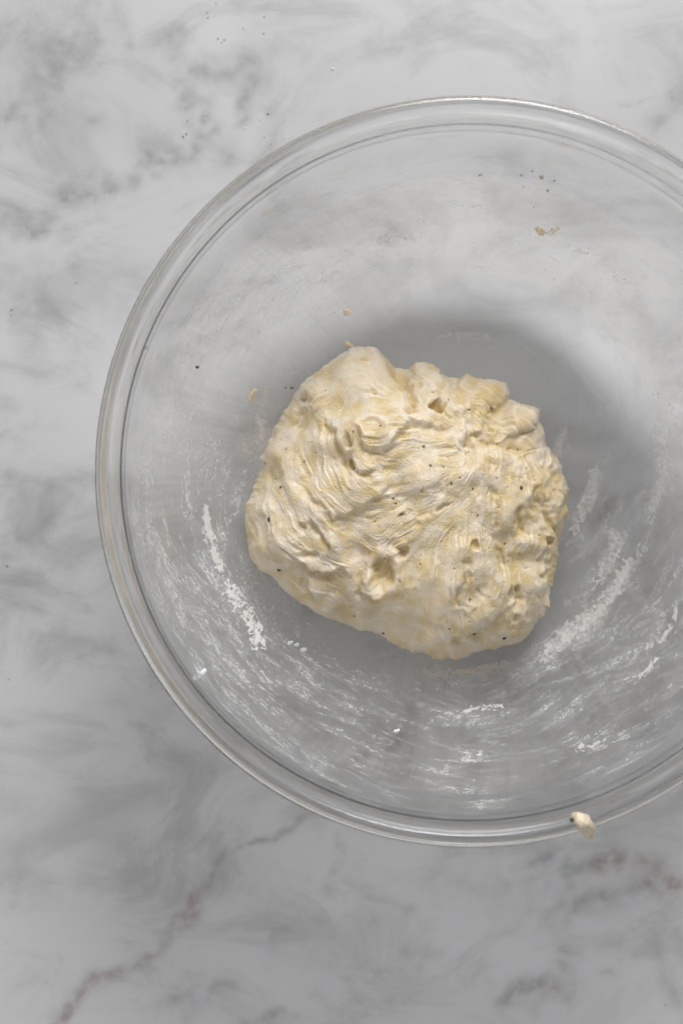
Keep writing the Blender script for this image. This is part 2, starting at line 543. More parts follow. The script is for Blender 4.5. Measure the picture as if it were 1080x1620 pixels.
    def hole(cx, cy, rx, ry, rot, a, lip=0.35):
        nonlocal H
        c, s = math.cos(math.radians(rot)), math.sin(math.radians(rot))
        u = ((Xw - cx) * c + (Yw - cy) * s) / rx; v = (-(Xw - cx) * s + (Yw - cy) * c) / ry
        d = np.sqrt(u * u + v * v)
        H = H - a * (1 - smooth01(0.55, 1.05, d)) + a * lip * np.exp(-((d - 1.2) / .22) ** 2)
    def fold(pts, a, wide, groove=0.5, gw=5.0, edge=2.6):
        """a flap: raised on the left of travel, drops sharply to the right along the line"""
        nonlocal H
        pts = catmull(pts, 6)
        d, t, s = seg_dist(Xw, Yw, pts)
        sd = d * s
        env = smooth01(0, .18, t) * (1 - smooth01(.82, 1, t))
        f = np.where(sd < 0, np.exp(-(-sd / wide)), 0)
        f = np.where(sd >= 0, (1 - smooth01(0, edge * 2, sd)), f)
        gr = np.where(sd > 0, np.exp(-((sd - gw * .7) / gw) ** 2), 0)
        H = H + env * (a * f - a * groove * gr)
    def ridge(pts, a, wd):
        nonlocal H
        pts = catmull(pts, 6)
        d, t, s = seg_dist(Xw, Yw, pts)
        H = H + a * np.exp(-(d / wd) ** 2) * smooth01(0, .2, t) * (1 - smooth01(.8, 1, t))
    # lobes
    bump(560, 610, 75, 50, -35, .005); bump(440, 840, 45, 70, 10, .003); bump(590, 690, 42, 36, 0, .003)
    bump(675, 592, 20, 18, 0, .003); bump(765, 612, 40, 18, 10, .0022); bump(835, 665, 30, 22, 20, .0025)
    bump(690, 740, 70, 45, -15, .004); bump(840, 740, 30, 50, -10, .003); bump(875, 790, 24, 55, 0, .0028)
    bump(720, 900, 60, 90, 0, .003); bump(630, 985, 70, 22, 14, -.002); bump(540, 900, 60, 40, 20, .002)
    bump(850, 880, 26, 40, 0, .002); bump(800, 820, 25, 60, 0, .0018); bump(455, 770, 20, 20, 0, .0018)
    bump(460, 730, 16, 22, 0, .0016); bump(485, 665, 22, 18, -30, .0014)
    # creases between the lobes
    for pts, a, wd in [([(628,582),(640,610),(652,640),(640,668)], -.0052, 7), ([(700,596),(720,620),(725,650)], -.0022, 7),
                       ([(470,650),(478,640),(490,636),(505,645)], -.0022, 5), ([(805,632),(790,650),(770,655)], -.0018, 5),
                       ([(725,650),(740,690),(745,720),(735,745)], -.0030, 7), ([(745,690),(790,705),(830,715),(850,716)], -.0026, 4),
                       ([(855,716),(862,740),(875,765),(878,790)], -.0030, 5), ([(840,760),(850,800),(868,830),(880,850)], -.0026, 5),
                       ([(815,795),(818,825),(830,850)], -.0026, 6), ([(775,840),(790,870),(800,900)], -.0018, 5),
                       ([(735,880),(737,905),(728,930)], -.0024, 5), ([(725,925),(722,945),(726,960)], -.003, 4),
                       ([(815,925),(817,945),(812,965)], -.0030, 4), ([(815,970),(812,985)], -.0024, 4), ([(758,925),(760,945)], -.002, 4),
                       ([(540,725),(548,748),(560,750)], -.0030, 5), ([(515,660),(522,690),(526,670)], -.0016, 3),
                       ([(560,690),(552,715),(556,735)], -.0022, 4), ([(480,750),(500,790),(530,815)], -.0012, 5),
                       ([(855,850),(865,860)], -.003, 4), ([(845,915),(870,905)], -.002, 4), ([(790,1026),(805,1022)], -.0022, 4),
                       ([(680,990),(740,1000),(780,995)], -.0012, 10), ([(560,930),(600,945),(640,940)], -.0012, 7)]:
        ridge(pts, a, wd)
    # flaps
    fold([(612,712),(622,694),(638,678),(660,672),(690,674),(722,676)], .0030, 34, .5, 6)        # straight upper edge of the big smooth flap (raised below it)
    fold([(640,700),(610,712),(585,712),(575,696),(568,678)][::-1], .0022, 16, .7, 6)
    fold([(532,668),(540,700),(552,722),(572,745),(600,735)], .0026, 14, .7, 7)
    fold([(470,745),(500,790),(540,815),(590,790),(625,755)], .0018, 16, .5, 6)
    fold([(495,818),(505,835),(518,850),(532,868)], .0032, 8, .6, 6)
    fold([(470,875),(490,893),(520,903),(550,898),(560,902)], .0030, 14, .7, 7)
    fold([(488,905),(495,925),(505,945)], .0024, 12, .8, 5)
    fold([(588,900),(578,915),(582,935),(600,940),(612,930)], .0032, 7, .5, 6)
    fold([(780,720),(775,760),(790,800),(788,850)], .0016, 18, .5, 6)
    fold([(815,720),(850,720),(856,735)], .0022, 10, .7, 5)
    fold([(420,760),(425,820),(440,870),(470,900)], .0011, 14, .5, 6)
    fold([(700,760),(690,800),(660,830),(640,860)], .0014, 20, .5, 6)
    # torn openings and air pockets
    hole(690, 646, 15, 6, 25, .0075, .15); hole(606, 906, 20, 28, 12, .0046, .40); hole(637, 872, 10, 13, 20, .0026)
    hole(748, 862, 7, 10, 0, .0026); hole(734, 656, 5, 4, 0, .0022); hole(753, 689, 9, 4, 5, .0030); hole(738, 700, 5, 4, 0, .0026)
    hole(781, 680, 5, 5, 0, .0024); hole(590, 680, 17, 14, 10, .0016, .8); hole(552, 700, 6, 12, -20, .0028); hole(556, 735, 6, 10, -10, .003)
    hole(490, 876, 16, 6, 8, .0020); hole(538, 900, 12, 5, -8, .0022); hole(480, 835, 8, 10, 0, .0018); hole(665, 778, 6, 3, -35, .0022)
    hole(634, 815, 6, 3, -25, .0022); hole(860, 858, 7, 4, 35, .0026); hole(664, 610, 5, 6, 0, .0022); hole(575, 580, 4, 3, 0, .0022)
    hole(487, 632, 10, 7, -30, .0028); hole(472, 652, 8, 5, -40, .0016); hole(700, 800, 14, 5, -30, .0018); hole(880, 705, 6, 5, 0, .0018)
    hole(755, 1010, 14, 12, 0, .0020); hole(720, 1018, 12, 10, 0, .0016); hole(805, 940, 7, 14, 0, .0018); hole(590, 625, 4, 5, 0, .0012)
    for k in range(34):
        a = RNG.uniform(0, 2 * PI); q = math.sqrt(RNG.uniform(0, .8)) * 225
        r = RNG.uniform(2.0, 5.5)
        hole(DCX + q * math.cos(a), DCY + q * math.sin(a), r * RNG.uniform(.8, 1.8), r, RNG.uniform(0, 180), RNG.uniform(.0002, .0007), .3)
    # stretched strands
    for pts in [[(708,960),(728,958),(742,962),(755,958)], [(595,946),(612,950),(628,944)], [(680,975),(690,985),(705,982)], [(640,930),(655,925),(668,935)],
                [(748,690),(760,675),(765,660)], [(735,945),(745,965),(752,985)], [(582,765),(610,785),(640,775)], [(505,805),(520,830),(535,850)],
                [(760,760),(758,800),(764,840)], [(655,690),(690,705),(720,700)], [(820,950),(826,965),(822,985)], [(470,640),(500,652),(520,640)],
                [(430,780),(436,830),(450,870)], [(790,720),(805,740),(800,770)], [(860,880),(855,905),(862,930)], [(640,800),(620,830),(612,860)]]:
        ridge(pts, .0010, 2.6)
    H = (0.5 * blur(H, 1.2) + 0.5 * blur(H, 3.2)) * 0.72
    # fibres: thin raised strands and torn slits along the pull, over the broad forms
    torn = np.clip(.24 + .85 * patch ** 2 + .4 * rough_zone, 0, 1.2)
    H += torn * (0.00024 * np.clip(mid - .55, 0, 3) - 0.00032 * np.clip(-mid - .75, 0, 3))
    H += torn * (0.00009 * fine) + 0.00005 * g(1.4, 4)
    H -= 0.0005 * np.clip(g(3, 8) - 1.9, 0, 2)
    # yellower (wetter, richer) dough patches plus painted crease shade, against floured pale skin
    inner = np.clip((blur(H, 7) - H) / .0011, -1, 1.5)      # recesses painted darker tan: crease shade, together with the wetter inside of tears
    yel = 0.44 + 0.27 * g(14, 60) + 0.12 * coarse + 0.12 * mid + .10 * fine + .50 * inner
    for cx, cy, r, a in [(860,790,60,.42),(590,690,45,.30),(760,650,70,.25),(606,906,26,.35),(855,870,40,.35),(500,640,30,.2),(720,900,60,.08),
                         (440,830,50,-.25),(560,600,50,-.28),(680,740,50,-.22),(620,985,70,-.12),(480,860,60,-.15)]:
        yel += a * np.exp(-((X - cx) ** 2 + (Y - cy) ** 2) / (r * r))
    pale = smooth01(.3, 2.0, fine * .7 + mid * .8 + patch * .5)
    return ox, oy, H, np.clip(yel, 0, 1), pale

def build_dough():
    m, nt, out = new_mat('raw_dough')
    N = NT(nt)
    co = N.obj()
    c = N.mix(N.attr('rich_and_shade'), col(0.715, 0.62, 0.487), col(0.60, 0.46, 0.225))  # tan tone also carries the painted crease shade
    c = N.mix(N.math('MULTIPLY', N.attr('floured'), 0.60), c, col(0.79, 0.73, 0.63))
    mott = N.noise(co, 160, 5, 0.65, 0.6)
    c = N.mix(N.ramp(mott, 0.42, 0.72, 0.0, 0.40), c, col(0.70, 0.58, 0.38))
    grey = N.noise(co, 95, 3, 0.5, 0.3)
    c = N.mix(N.ramp(grey, 0.60, 0.78, 0.0, 0.45), c, col(0.66, 0.575, 0.46))
    p = N.n('ShaderNodeBsdfPrincipled')
    N.link(c, p.inputs['Base Color'])
    p.inputs['Subsurface Weight'].default_value = 0.60
    p.inputs['Subsurface Radius'].default_value = (1.0, 0.62, 0.26)
    p.inputs['Subsurface Scale'].default_value = 0.0024
    p.inputs['IOR'].default_value = 1.42
    N.link(N.ramp(N.noise(co, 300, 4, .6), .3, .7, .26, .48), p.inputs['Roughness'])
    bp = N.n('ShaderNodeBump')
    bp.inputs['Strength'].default_value = 0.35
    bp.inputs['Distance'].default_value = 0.0006
    N.link(N.noise(co, 900, 5, 0.6, 0.4), bp.inputs['Height'])
    N.link(bp.outputs[0], p.inputs['Normal'])
    N.link(p.outputs[0], out.inputs[0])

    ox, oy, H, yel, pale = dough_map()
    P = catmull(OUT, 8, closed=True)
    th_p = np.arctan2(P[:, 1] - DCY, P[:, 0] - DCX); r_p = np.hypot(P[:, 0] - DCX, P[:, 1] - DCY)
    o_ = np.argsort(th_p); th_p, r_p = th_p[o_], r_p[o_]
    NTH, NR, NU = 1080, 300, 46
    th = np.linspace(-PI, PI, NTH, endpoint=False)
    R = np.interp(th, th_p, r_p, period=2 * PI)
    rho = np.linspace(0, 1, NR + 1)[1:] ** 0.85
    # px positions of the upper surface
    ker = np.exp(-np.linspace(-2.5, 2.5, 9) ** 2); ker /= ker.sum()
    R = np.convolve(np.concatenate([R[-4:], R, R[:4]]), ker, 'valid')
    kw = np.hanning(163); kw /= kw.sum()
    def ring(lo, hi):
        f = np.fft.rfft(RNG.standard_normal(NTH)); kk = np.fft.rfftfreq(NTH)
        a_ = np.fft.irfft(f * np.exp(-(kk * lo) ** 2 * 2) * (1 - np.exp(-(kk * hi) ** 2 * 2)), n=NTH)
        return a_ / a_.std()
    calm = 1 - .55 * np.exp(-((th - 2.2) / .7) ** 2)          # the lower left flank is smoother
    JIT = calm * (1.0 * ring(12, 50) + .5 * ring(5, 16) + 1.2 * np.clip(ring(7, 18) - 1.3, 0, 2))
    RS = np.convolve(np.concatenate([R[-81:], R, R[:81]]), kw, 'valid')
    prof = rho[:, None] * np.ones(NTH)[None, :]
    RR = RS[None, :] + (R - RS)[None, :] * smooth01(.35, 1.0, prof) ** 1.5 + JIT[None, :] * smooth01(.93, 1.0, prof) ** 2
    PXd = DCX + prof * RR * np.cos(th)[None, :]
    PYd = DCY + prof * RR * np.sin(th)[None, :]
    dome = (1 - prof ** 2.5) ** 0.56
    # broad shape: higher upper left half, sagging lower right
    tall = 0.034 + 0.0045 * np.exp(-((PXd - 590) ** 2 + (PYd - 690) ** 2) / 130 ** 2) - 0.003 * np.exp(-((PXd - 860) ** 2 + (PYd - 900) ** 2) / 120 ** 2)
    # iterate the pixel -> world mapping with the height
    zc = np.full(PXd.shape, .04)
    for _ in range(6):
        x, y = px2w(PXd, PYd, zc)
        zf = z_in(np.hypot(x - BX, y - BY))
        zf = 0.55 * zf + 0.45 * ZB * 1.5                   # dough slumps, its equator follows the bowl only partly
        zc = np.maximum(zf + Z_EQ, z_in(np.hypot(x - BX, y - BY)) + 0.004) + tall * dome
    V = np.stack([x, y, zc], -1)
    # normals of the smooth form
    def normals(V):
        du = np.gradient(V, axis=0)
        dv = np.roll(V, -1, 1) - np.roll(V, 1, 1)
        n_ = np.cross(du, dv)
        n_ /= np.maximum(np.linalg.norm(n_, axis=-1, keepdims=True), 1e-12)
        if n_[5, 0, 2] < 0: n_ = -n_
        return n_
    nrm = normals(V)
    h = bil(H, PXd - ox, PYd - oy)
    edge = 1 - smooth01(.90, 1.0, prof)
    h = h * (0.60 + 0.40 * edge) - .0004 * (1 - edge)
    V = V + nrm * h[..., None]
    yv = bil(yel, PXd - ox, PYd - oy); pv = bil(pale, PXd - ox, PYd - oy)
    # underside: tucks in below the widest level and rests on the glass
    last = V[-1]
    cx, cy = last[:, 0].mean(), last[:, 1].mean()
    rows, ys_, ps_ = [], [], []
    noise_e = bil(H, PXd[-1] - ox, PYd[-1] - oy)
    for k in range(1, NU + 1):
        t = k / NU
        a = t * PI / 2
        if t < 0.6:
            q = t / 0.6
            shrink = 1 - 0.13 * (1 - math.cos(q * PI / 2)) ** 1.0
            dz = math.sin(q * PI / 2)
        else:
            q = (t - .6) / .4
            shrink = 0.87 * (1 - q * 0.97); dz = 1.0
        xx = cx + (last[:, 0] - cx) * shrink; yy = cy + (last[:, 1] - cy) * shrink
        fl = z_in(np.hypot(xx - BX, yy - BY)) + 0.0009
        zz = last[:, 2] * (1 - dz) + fl * dz
        zz = np.maximum(zz, fl)
        rows.append(np.stack([xx, yy, zz], -1)); ys_.append(yv[-1]); ps_.append(pv[-1])
    U = np.stack(rows)
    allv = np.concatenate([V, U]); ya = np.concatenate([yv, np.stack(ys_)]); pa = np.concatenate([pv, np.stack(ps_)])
    fl = z_in(np.hypot(allv[..., 0] - BX, allv[..., 1] - BY)) + 0.0009
    allv[..., 2] = np.maximum(allv[..., 2], fl)
    n = allv.shape[0]
    I = np.arange(n * NTH).reshape(n, NTH); J = np.roll(I, -1, 1)
    F = np.stack([I[:-1], J[:-1], J[1:], I[1:]], -1).reshape(-1, 4)
    F = F[:, ::-1]
    Vf = allv.reshape(-1, 3)
    top = V[0].mean(0); bot = U[-1].mean(0)
    nv = len(Vf)
    Vf = np.concatenate([Vf, [top], [bot]])
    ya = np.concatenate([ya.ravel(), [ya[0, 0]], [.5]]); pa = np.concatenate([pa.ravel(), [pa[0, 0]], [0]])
    # caps as quads with a repeated row would degenerate: use triangles in a second pass
    capA = np.stack([np.full(NTH // 2, nv), I[0, 0::2], I[0, 1::2], np.roll(I[0, 0::2], -1)], -1)
    capB = np.stack([np.full(NTH // 2, nv + 1), np.roll(I[-1, 0::2], -1), I[-1, 1::2], I[-1, 0::2]], -1)
    F = np.concatenate([F, capA[:, ::-1], capB[:, ::-1]])
    o = mesh_np('bread_dough', Vf, F, m, attrs={'rich_and_shade': ya, 'floured': pa})
    tag(o, 'sticky shaggy cream coloured ball of dough lying in the glass bowl', 'dough')
    return o, V, nrm, PXd, PYd

DOUGH, DV, DN, DPX, DPY = build_dough()

def speck_mat(name, c, rough=.5):
    m, nt, out = new_mat(name)
    N = NT(nt)
    p = N.n('ShaderNodeBsdfPrincipled')
    cc = N.mix(N.ramp(N.noise(N.obj(), 1800, 3, .6), .35, .7), col(*c), col(*[min(1, q * 1.7 + .01) for q in c]))
    N.link(cc, p.inputs['Base Color'])
    p.inputs['Roughness'].default_value = rough
    N.link(p.outputs[0], out.inputs[0])
    return m

M_PEPPER = speck_mat('black_pepper', (0.055, 0.040, 0.028))
M_BRAN = speck_mat('brown_bran', (0.17, 0.105, 0.055))
M_CRUMB = speck_mat('dough_crumb', (0.56, 0.45, 0.315), .6)
M_DUST = speck_mat('grey_speck', (0.25, 0.235, 0.225))
M_REDDISH = speck_mat('reddish_speck', (0.26, 0.17, 0.13))
M_DROP = speck_mat('brown_droplet', (0.30, 0.25, 0.205))
M_SALT = speck_mat('white_grain', (0.75, 0.75, 0.74), .3)

def pebble(name, mat, r, flat=.6, seed=0, stretch=(1, 1)):
    """small irregular grain"""
    rg = random.Random(seed)
    bm = bmesh.new()
    bmesh.ops.create_icosphere(bm, subdivisions=2, radius=1)
    ph = [rg.uniform(0, 6.28) for _ in range(6)]
    for v in bm.verts:
        c_ = v.co
        k = 1 + .22 * math.sin(3 * c_.x + ph[0]) * math.cos(2.5 * c_.y + ph[1]) + .15 * math.sin(5 * c_.z + 4 * c_.x + ph[2]) + .1 * math.sin(7 * c_.y + ph[3])
        v.co = Vector((c_.x * stretch[0], c_.y * stretch[1], c_.z * flat)) * (k * r)
    for f in bm.faces: f.smooth = True
    me = bpy.data.meshes.new(name); bm.to_mesh(me); bm.free()
    me.materials.append(mat)
    o = bpy.data.objects.new(name, me); C.objects.link(o)
    return o

# dark specks baked into the dough's skin
def dough_point(px, py):
    d = (DPX - px) ** 2 + (DPY - py) ** 2
    i = np.unravel_index(np.argmin(d), d.shape)
    return DV[i], DN[i]
SPK = [(432,822,3.4,0),(442,901,2.8,0),(626,797,1.8,0),(622,789,1.6,0),(635,813,2.4,1),(606,1005,2.2,0),(669,707,1.9,1),(678,738,2.0,1),(747,773,1.6,0),
       (740,652,2.0,0),(779,644,2.8,1),(819,773,3.2,0),(707,642,1.4,0),(602,680,1.4,0),(563,687,1.6,1),(797,1008,2.8,0),(753,1012,2.4,1),(711,995,1.6,0),
       (742,947,1.8,1),(692,593,1.8,1),(560,976,1.8,1),(419,733,1.7,1),(446,771,1.9,0),(482,730,1.5,1),(820,711,1.4,1),(767,593,1.8,1),(723,756,1.4,1),
       (608,885,1.3,0),(755,815,1.6,1),(711,765,1.5,0),(698,740,1.4,1),(520,625,1.3,1),(800,860,1.3,0)]
for i, (px, py, r, k) in enumerate(SPK):
    p, nn = dough_point(px, py)
    o = pebble('pepper_speck' if k == 0 else 'bran_speck', M_PEPPER if k == 0 else M_BRAN, r / 4500 * 1.08, .7, i, (1.15, .9))
    o.location = Vector(p) + Vector(nn) * 0.00005
    o.rotation_euler = Vector(nn).to_track_quat('Z', 'Y').to_euler()
    o.parent = DOUGH
# ------------------------------------------------------------------ flour and dough left on the glass
def film_density(PX, PY, X, Y, Z):
    """how much flour (a) and thin dough film (b) sticks to the glass at each point"""
    fl = np.zeros(PX.shape); df = np.zeros(PX.shape)
    n = 1024
    gA, gB = grf(n, 10, 60), grf(n, 10, 60)
    u = np.clip(PX, 0, 1300) * (n - 1) / 1300; v = np.clip(PY, 0, 1500) * (n - 1) / 1500
    WX = PX + bil(gA, u, v) * 9; WY = PY + bil(gB, u, v) * 9
    def stroke(arr, pts, w, a, w2=None, soft=2.0):
        p_ = catmull(pts, 5)
        d, t, _ = seg_dist(WX, WY, p_)
        ww = w + ((w2 or w) - w) * t
        f = a * np.exp(-(d / ww) ** soft)
        np.maximum(arr, f, out=arr)
    r_px = np.hypot(PX - 735, PY - 750)
    ang = np.degrees(np.arctan2(PY - 750, PX - 735)) % 360        # 0 right, 90 down, 180 left, 270 up
    pat = bil(grf(n, 16, 90), ang / 360 * 1023, r_px * 1.7 + 20 * bil(gA, u, v))
    # general haze on the walls: strongest lower left and bottom, weak at the top
    wall = smooth01(250, 340, r_px) * (1 - smooth01(505, 540, r_px))
    amt = 0.12 + 0.48 * np.exp(-((ang - 160) / 38) ** 2) + 0.08 * np.exp(-((ang - 95) / 45) ** 2) + 0.15 * np.exp(-((ang - 25) / 30) ** 2) + .12 * np.exp(-((ang - 225) / 30) ** 2) + .08 * np.exp(-((ang - 285) / 45) ** 2)
    fl = np.maximum(fl, wall * amt * (0.75 + 0.45 * np.tanh(pat)))
    base = 1 - smooth01(250, 340, r_px)
    fl = np.maximum(fl, base * 0.05 * (1 + np.tanh(pat)))
    # long strokes drawn by the turning dough
    for pts, w, a in [
        ([(215, 770), (225, 860), (262, 960), (310, 1040)], 22, .46), ([(300, 780), (310, 850), (330, 930), (365, 1010)], 20, .42),
        ([(290, 1000), (330, 1060), (390, 1130), (440, 1180)], 24, .50), ([(370, 1080), (420, 1140), (480, 1200), (540, 1240)], 18, .46),
        ([(470, 1080), (520, 1140), (590, 1180)], 26, .36), ([(500, 1190), (540, 1205), (575, 1225)], 16, .40),
        ([(690, 1240), (740, 1255), (790, 1262)], 20, .46), ([(600, 1255), (625, 1275), (648, 1288)], 9, .5),
        ([(720, 1130), (770, 1125), (815, 1118)], 14, .55), ([(850, 1125), (905, 1120), (960, 1105)], 12, .52),
        ([(900, 1170), (945, 1180), (990, 1165)], 16, .52), ([(910, 1225), (970, 1210), (1030, 1190)], 12, .44),
        ([(980, 1060), (1020, 1020), (1060, 960)], 24, .56), ([(1000, 1080), (1030, 1050), (1045, 1035)], 8, .7), ([(1050, 1000), (1070, 950), (1085, 900)], 14, .62),
        ([(980, 1000), (1000, 980), (1012, 960)], 4, .6), ([(1030, 1120), (1060, 1090), (1085, 1050)], 18, .36),
        ([(830, 1060), (780, 1075), (720, 1085)], 22, .40), ([(650, 1090), (690, 1095), (730, 1075)], 18, .42),
        ([(665, 1140), (690, 1150)], 7, .8), ([(620, 1155), (630, 1160)], 5, .9), ([(725, 1190), (745, 1193)], 5, .9), ([(725, 1198), (765, 1197)], 4, .5),
        ([(685, 1218), (710, 1222)], 5, .7), ([(540, 1040), (560, 1060), (600, 1060)], 22, .32), ([(450, 1010), (475, 1030), (500, 1045)], 10, .45),
        ([(455, 1018), (468, 1024)], 4, .85), ([(480, 1030), (492, 1044)], 5, .85), ([(545, 985), (560, 1020)], 10, .3), ([(600, 1030), (650, 1045)], 12, .35),
        ([(310, 1062), (320, 1070)], 5, .9), ([(275, 915), (285, 920)], 5, .6), ([(310, 835), (300, 880), (272, 930)], 8, .35),
        ([(325, 1170), (350, 1178), (372, 1185)], 8, .5), ([(640, 1305), (670, 1312)], 5, .5), ([(720, 1306), (780, 1306)], 6, .42), ([(590, 1295), (605, 1303)], 5, .5),
        ([(300, 1120), (380, 1200), (470, 1262), (560, 1290)], 8, .34),
        # upper left: broad faint brush marks
        ([(262, 640), (300, 560), (345, 490)], 16, .44), ([(330, 560), (390, 470), (470, 405)], 18, .46), ([(370, 545), (430, 470), (520, 420)], 14, .48),
        ([(400, 430), (470, 380), (560, 340)], 14, .26), ([(420, 500), (500, 450), (560, 430)], 10, .28), ([(490, 435), (510, 430)], 9, .45),
        ([(530, 480), (560, 470), (590, 455)], 9, .30), ([(560, 390), (640, 350), (740, 330), (820, 345)], 16, .22),
        ([(850, 330), (930, 390), (1000, 470), (1040, 560)], 20, .22), ([(905, 430), (960, 500), (1000, 590)], 26, .22), ([(820, 560), (850, 585), (870, 610)], 12, .36),
        ([(700, 530), (712, 540)], 5, .5), ([(770, 545), (775, 570)], 6, .4), ([(935, 640), (990, 660), (1050, 640)], 40, .2),
        # right: wide pale smears near the bowl's floor
        ([(1045, 640), (1052, 720), (1040, 800), (1000, 880)], 26, .44), ([(945, 730), (935, 790), (905, 850)], 24, .42), ([(890, 690), (880, 730)], 13, .5),
        ([(985, 790), (983, 830)], 6, .45), ([(960, 830), (975, 880), (935, 930)], 24, .42), ([(890, 930), (905, 960)], 24, .26),
        ([(1000, 880), (960, 950), (900, 1010), (860, 1040)], 20, .55), ([(400, 690), (410, 740)], 20, .25)]:
        stroke(fl, pts, w, a)
    for pts, w, a in [
        ([(405, 640), (420, 680), (405, 715)], 22, .5), ([(440, 650), (425, 670)], 10, .4), ([(300, 600), (320, 540), (355, 480)], 9, .30), ([(430, 470), (370, 545)], 7, .25),
        ([(590, 385), (620, 368), (650, 378)], 14, .36), ([(900, 390), (925, 395)], 8, .40), ([(960, 440), (990, 450), (1000, 475)], 9, .38),
        ([(970, 480), (1010, 510), (1040, 560)], 14, .30), ([(935, 455), (950, 465)], 6, .35), ([(760, 345), (780, 340)], 6, .35),
        ([(1040, 560), (1065, 620)], 20, .30), ([(930, 960), (950, 980)], 14, .35), ([(950, 870), (985, 895)], 16, .30), ([(880, 700), (886, 720)], 8, .4),
        ([(680, 1066), (740, 1070), (800, 1052)], 13, .55), ([(430, 905), (470, 950)], 4, .2)]:
        stroke(df, pts, w, a)
    return np.clip(fl, 0, 1), np.clip(df, 0, 1)

def build_film():
    m, nt, out = new_mat('flour_film')
    N = NT(nt)
    fl, df = N.attr('flour'), N.attr('film')
    co = N.obj()
    clot = N.noise(co, 120, 8, 0.7, 0.15)
    grain = N.noise(co, 1700, 3, 0.7)
    a_fl = N.math('MULTIPLY', fl, N.ramp(grain, .36, .64, .30, 1.0))
    a_df = N.math('MULTIPLY', df, N.ramp(clot, .36, .62, .12, 1.0))
    alpha = N.math('MINIMUM', N.math('MAXIMUM', a_fl, a_df), .93)
    c = N.mix(N.math('DIVIDE', a_df, N.math('ADD', N.math('ADD', a_fl, a_df), .001)), col(.81, .805, .795), col(.74, .66, .59))
    p = N.n('ShaderNodeBsdfPrincipled')
    N.link(c, p.inputs['Base Color'])
    p.inputs['Roughness'].default_value = .85
    p.inputs['Specular IOR Level'].default_value = .15
    N.link(alpha, p.inputs['Alpha'])
    N.link(p.outputs[0], out.inputs[0])
    NTH = 1500
    th = np.linspace(0, 2 * PI, NTH, endpoint=False)
    t = np.radians(np.linspace(0, 78, 262))
    r = np.concatenate([np.linspace(.002, R0, 70, endpoint=False), R0 + RW * np.sin(t)])
    z = z_in(r)
    sl = np.gradient(z, r); nl = np.sqrt(1 + sl * sl)
    lift = .00025
    rr = r - sl / nl * lift; zz = z + lift / nl + .0004
    s = np.concatenate([[0], np.cumsum(np.hypot(np.diff(r), np.diff(z)))])
    X = BX + np.outer(rr, np.cos(th)); Y = BY + np.outer(rr, np.sin(th)); Z = np.repeat(zz[:, None], NTH, 1)
    n = len(r)
    ci = np.arange(0, n + 3, 3).clip(0, n - 1)
    PX, PY = w2px(X[ci][:, ::3], Y[ci][:, ::3], Z[ci][:, ::3])
    dl, dm = film_density(PX, PY, None, None, None)
    fi, fj = np.meshgrid(np.arange(n) / 3.0, np.arange(NTH) / 3.0, indexing='ij')
    wrap = lambda a_: np.concatenate([a_, a_[:, :1], a_[:, 1:2]], 1)
    dens, film = bil(wrap(dl), fj, fi), bil(wrap(dm), fj, fi)
    # brush marks: flour dragged round the wall in short tapering strokes
    A = np.zeros((n, NTH))
    ds = np.gradient(s)
    def aniso(lo, hi, ay):
        return grf(2048, lo, hi, ay=ay)[:n, :NTH]
    clump = smooth01(-.2, 1.5, aniso(10, 90, .45)) + .03
    pdf = (np.clip(dens - .05, 0, 1) ** 1.6 * clump * (r * ds)[:, None]).ravel(); pdf /= pdf.sum()
    lean = aniso(60, 260, 1.0)
    pick = np.searchsorted(np.cumsum(pdf), RNG.random(6000)).clip(0, n * NTH - 1)
    for q, ix in enumerate(pick):
        i0, j0 = divmod(int(ix), NTH)
        d0 = dens[i0, j0]
        L = RNG.uniform(.0012, .006) if q % 4 else RNG.uniform(.006, .017)
        w = RNG.uniform(.00025, .0006) if q % 4 else RNG.uniform(.0003, .0010)
        slope = .12 + .22 * lean[i0, j0] + RNG.normal(0, .15)
        a_ = RNG.uniform(.12, .62) * (.35 + d0)
        hj = int(min(L / max(r[i0], .012) / (2 * PI) * NTH, 140)) + 1
        di = int((abs(slope) * L + 2.2 * w) / ds[i0]) + 1
        i1, i2 = max(i0 - di, 0), min(i0 + di + 1, n)
        jj = np.arange(j0 - hj, j0 + hj + 1)
        u = (jj - j0) * (2 * PI / NTH) * r[i0]
        v = (s[i1:i2] - s[i0])[:, None] - slope * u[None, :]
        f = a_ * np.exp(-(v / w) ** 2) * np.clip(1 - (u / L) ** 2, 0, 1)[None, :]
        jm = jj % NTH
        A[i1:i2, jm] = np.maximum(A[i1:i2, jm], f)
    # ragged break-up and loose dust
    br = smooth01(-1.1, .9, aniso(3, 14, .55) + .6 * aniso(1.2, 5, .8))
    dust = np.clip(RNG.random((n, NTH)) - (1 - .14 * dens * (.3 + clump)), 0, 1) * 9
    A = A * (.25 + .75 * br) + dens ** 1.1 * (.15 + .26 * smooth01(-.6, 1.8, aniso(3, 22, .35)) + .55 * clump * smooth01(-.8, 1.4, aniso(2, 12, .5))) + .45 * dust * np.sqrt(dens)
    big = smooth01(.62, .85, dens) * (.3 + .7 * br)
    A = np.clip(np.maximum(A, big * .9), 0, .95)
    I = np.arange(n * NTH).reshape(n, NTH); J = np.roll(I, -1, 1)
    F = np.stack([I[:-1], J[:-1], J[1:], I[1:]], -1).reshape(-1, 4)[:, ::-1]
    o = mesh_np('flour_dusting', np.stack([X, Y, Z], -1).reshape(-1, 3), F, m, attrs={'flour': A, 'film': film})
    tag(o, 'white flour dust and streaks clinging to the inside of the bowl', 'flour', kind='stuff')
    return o

build_film()

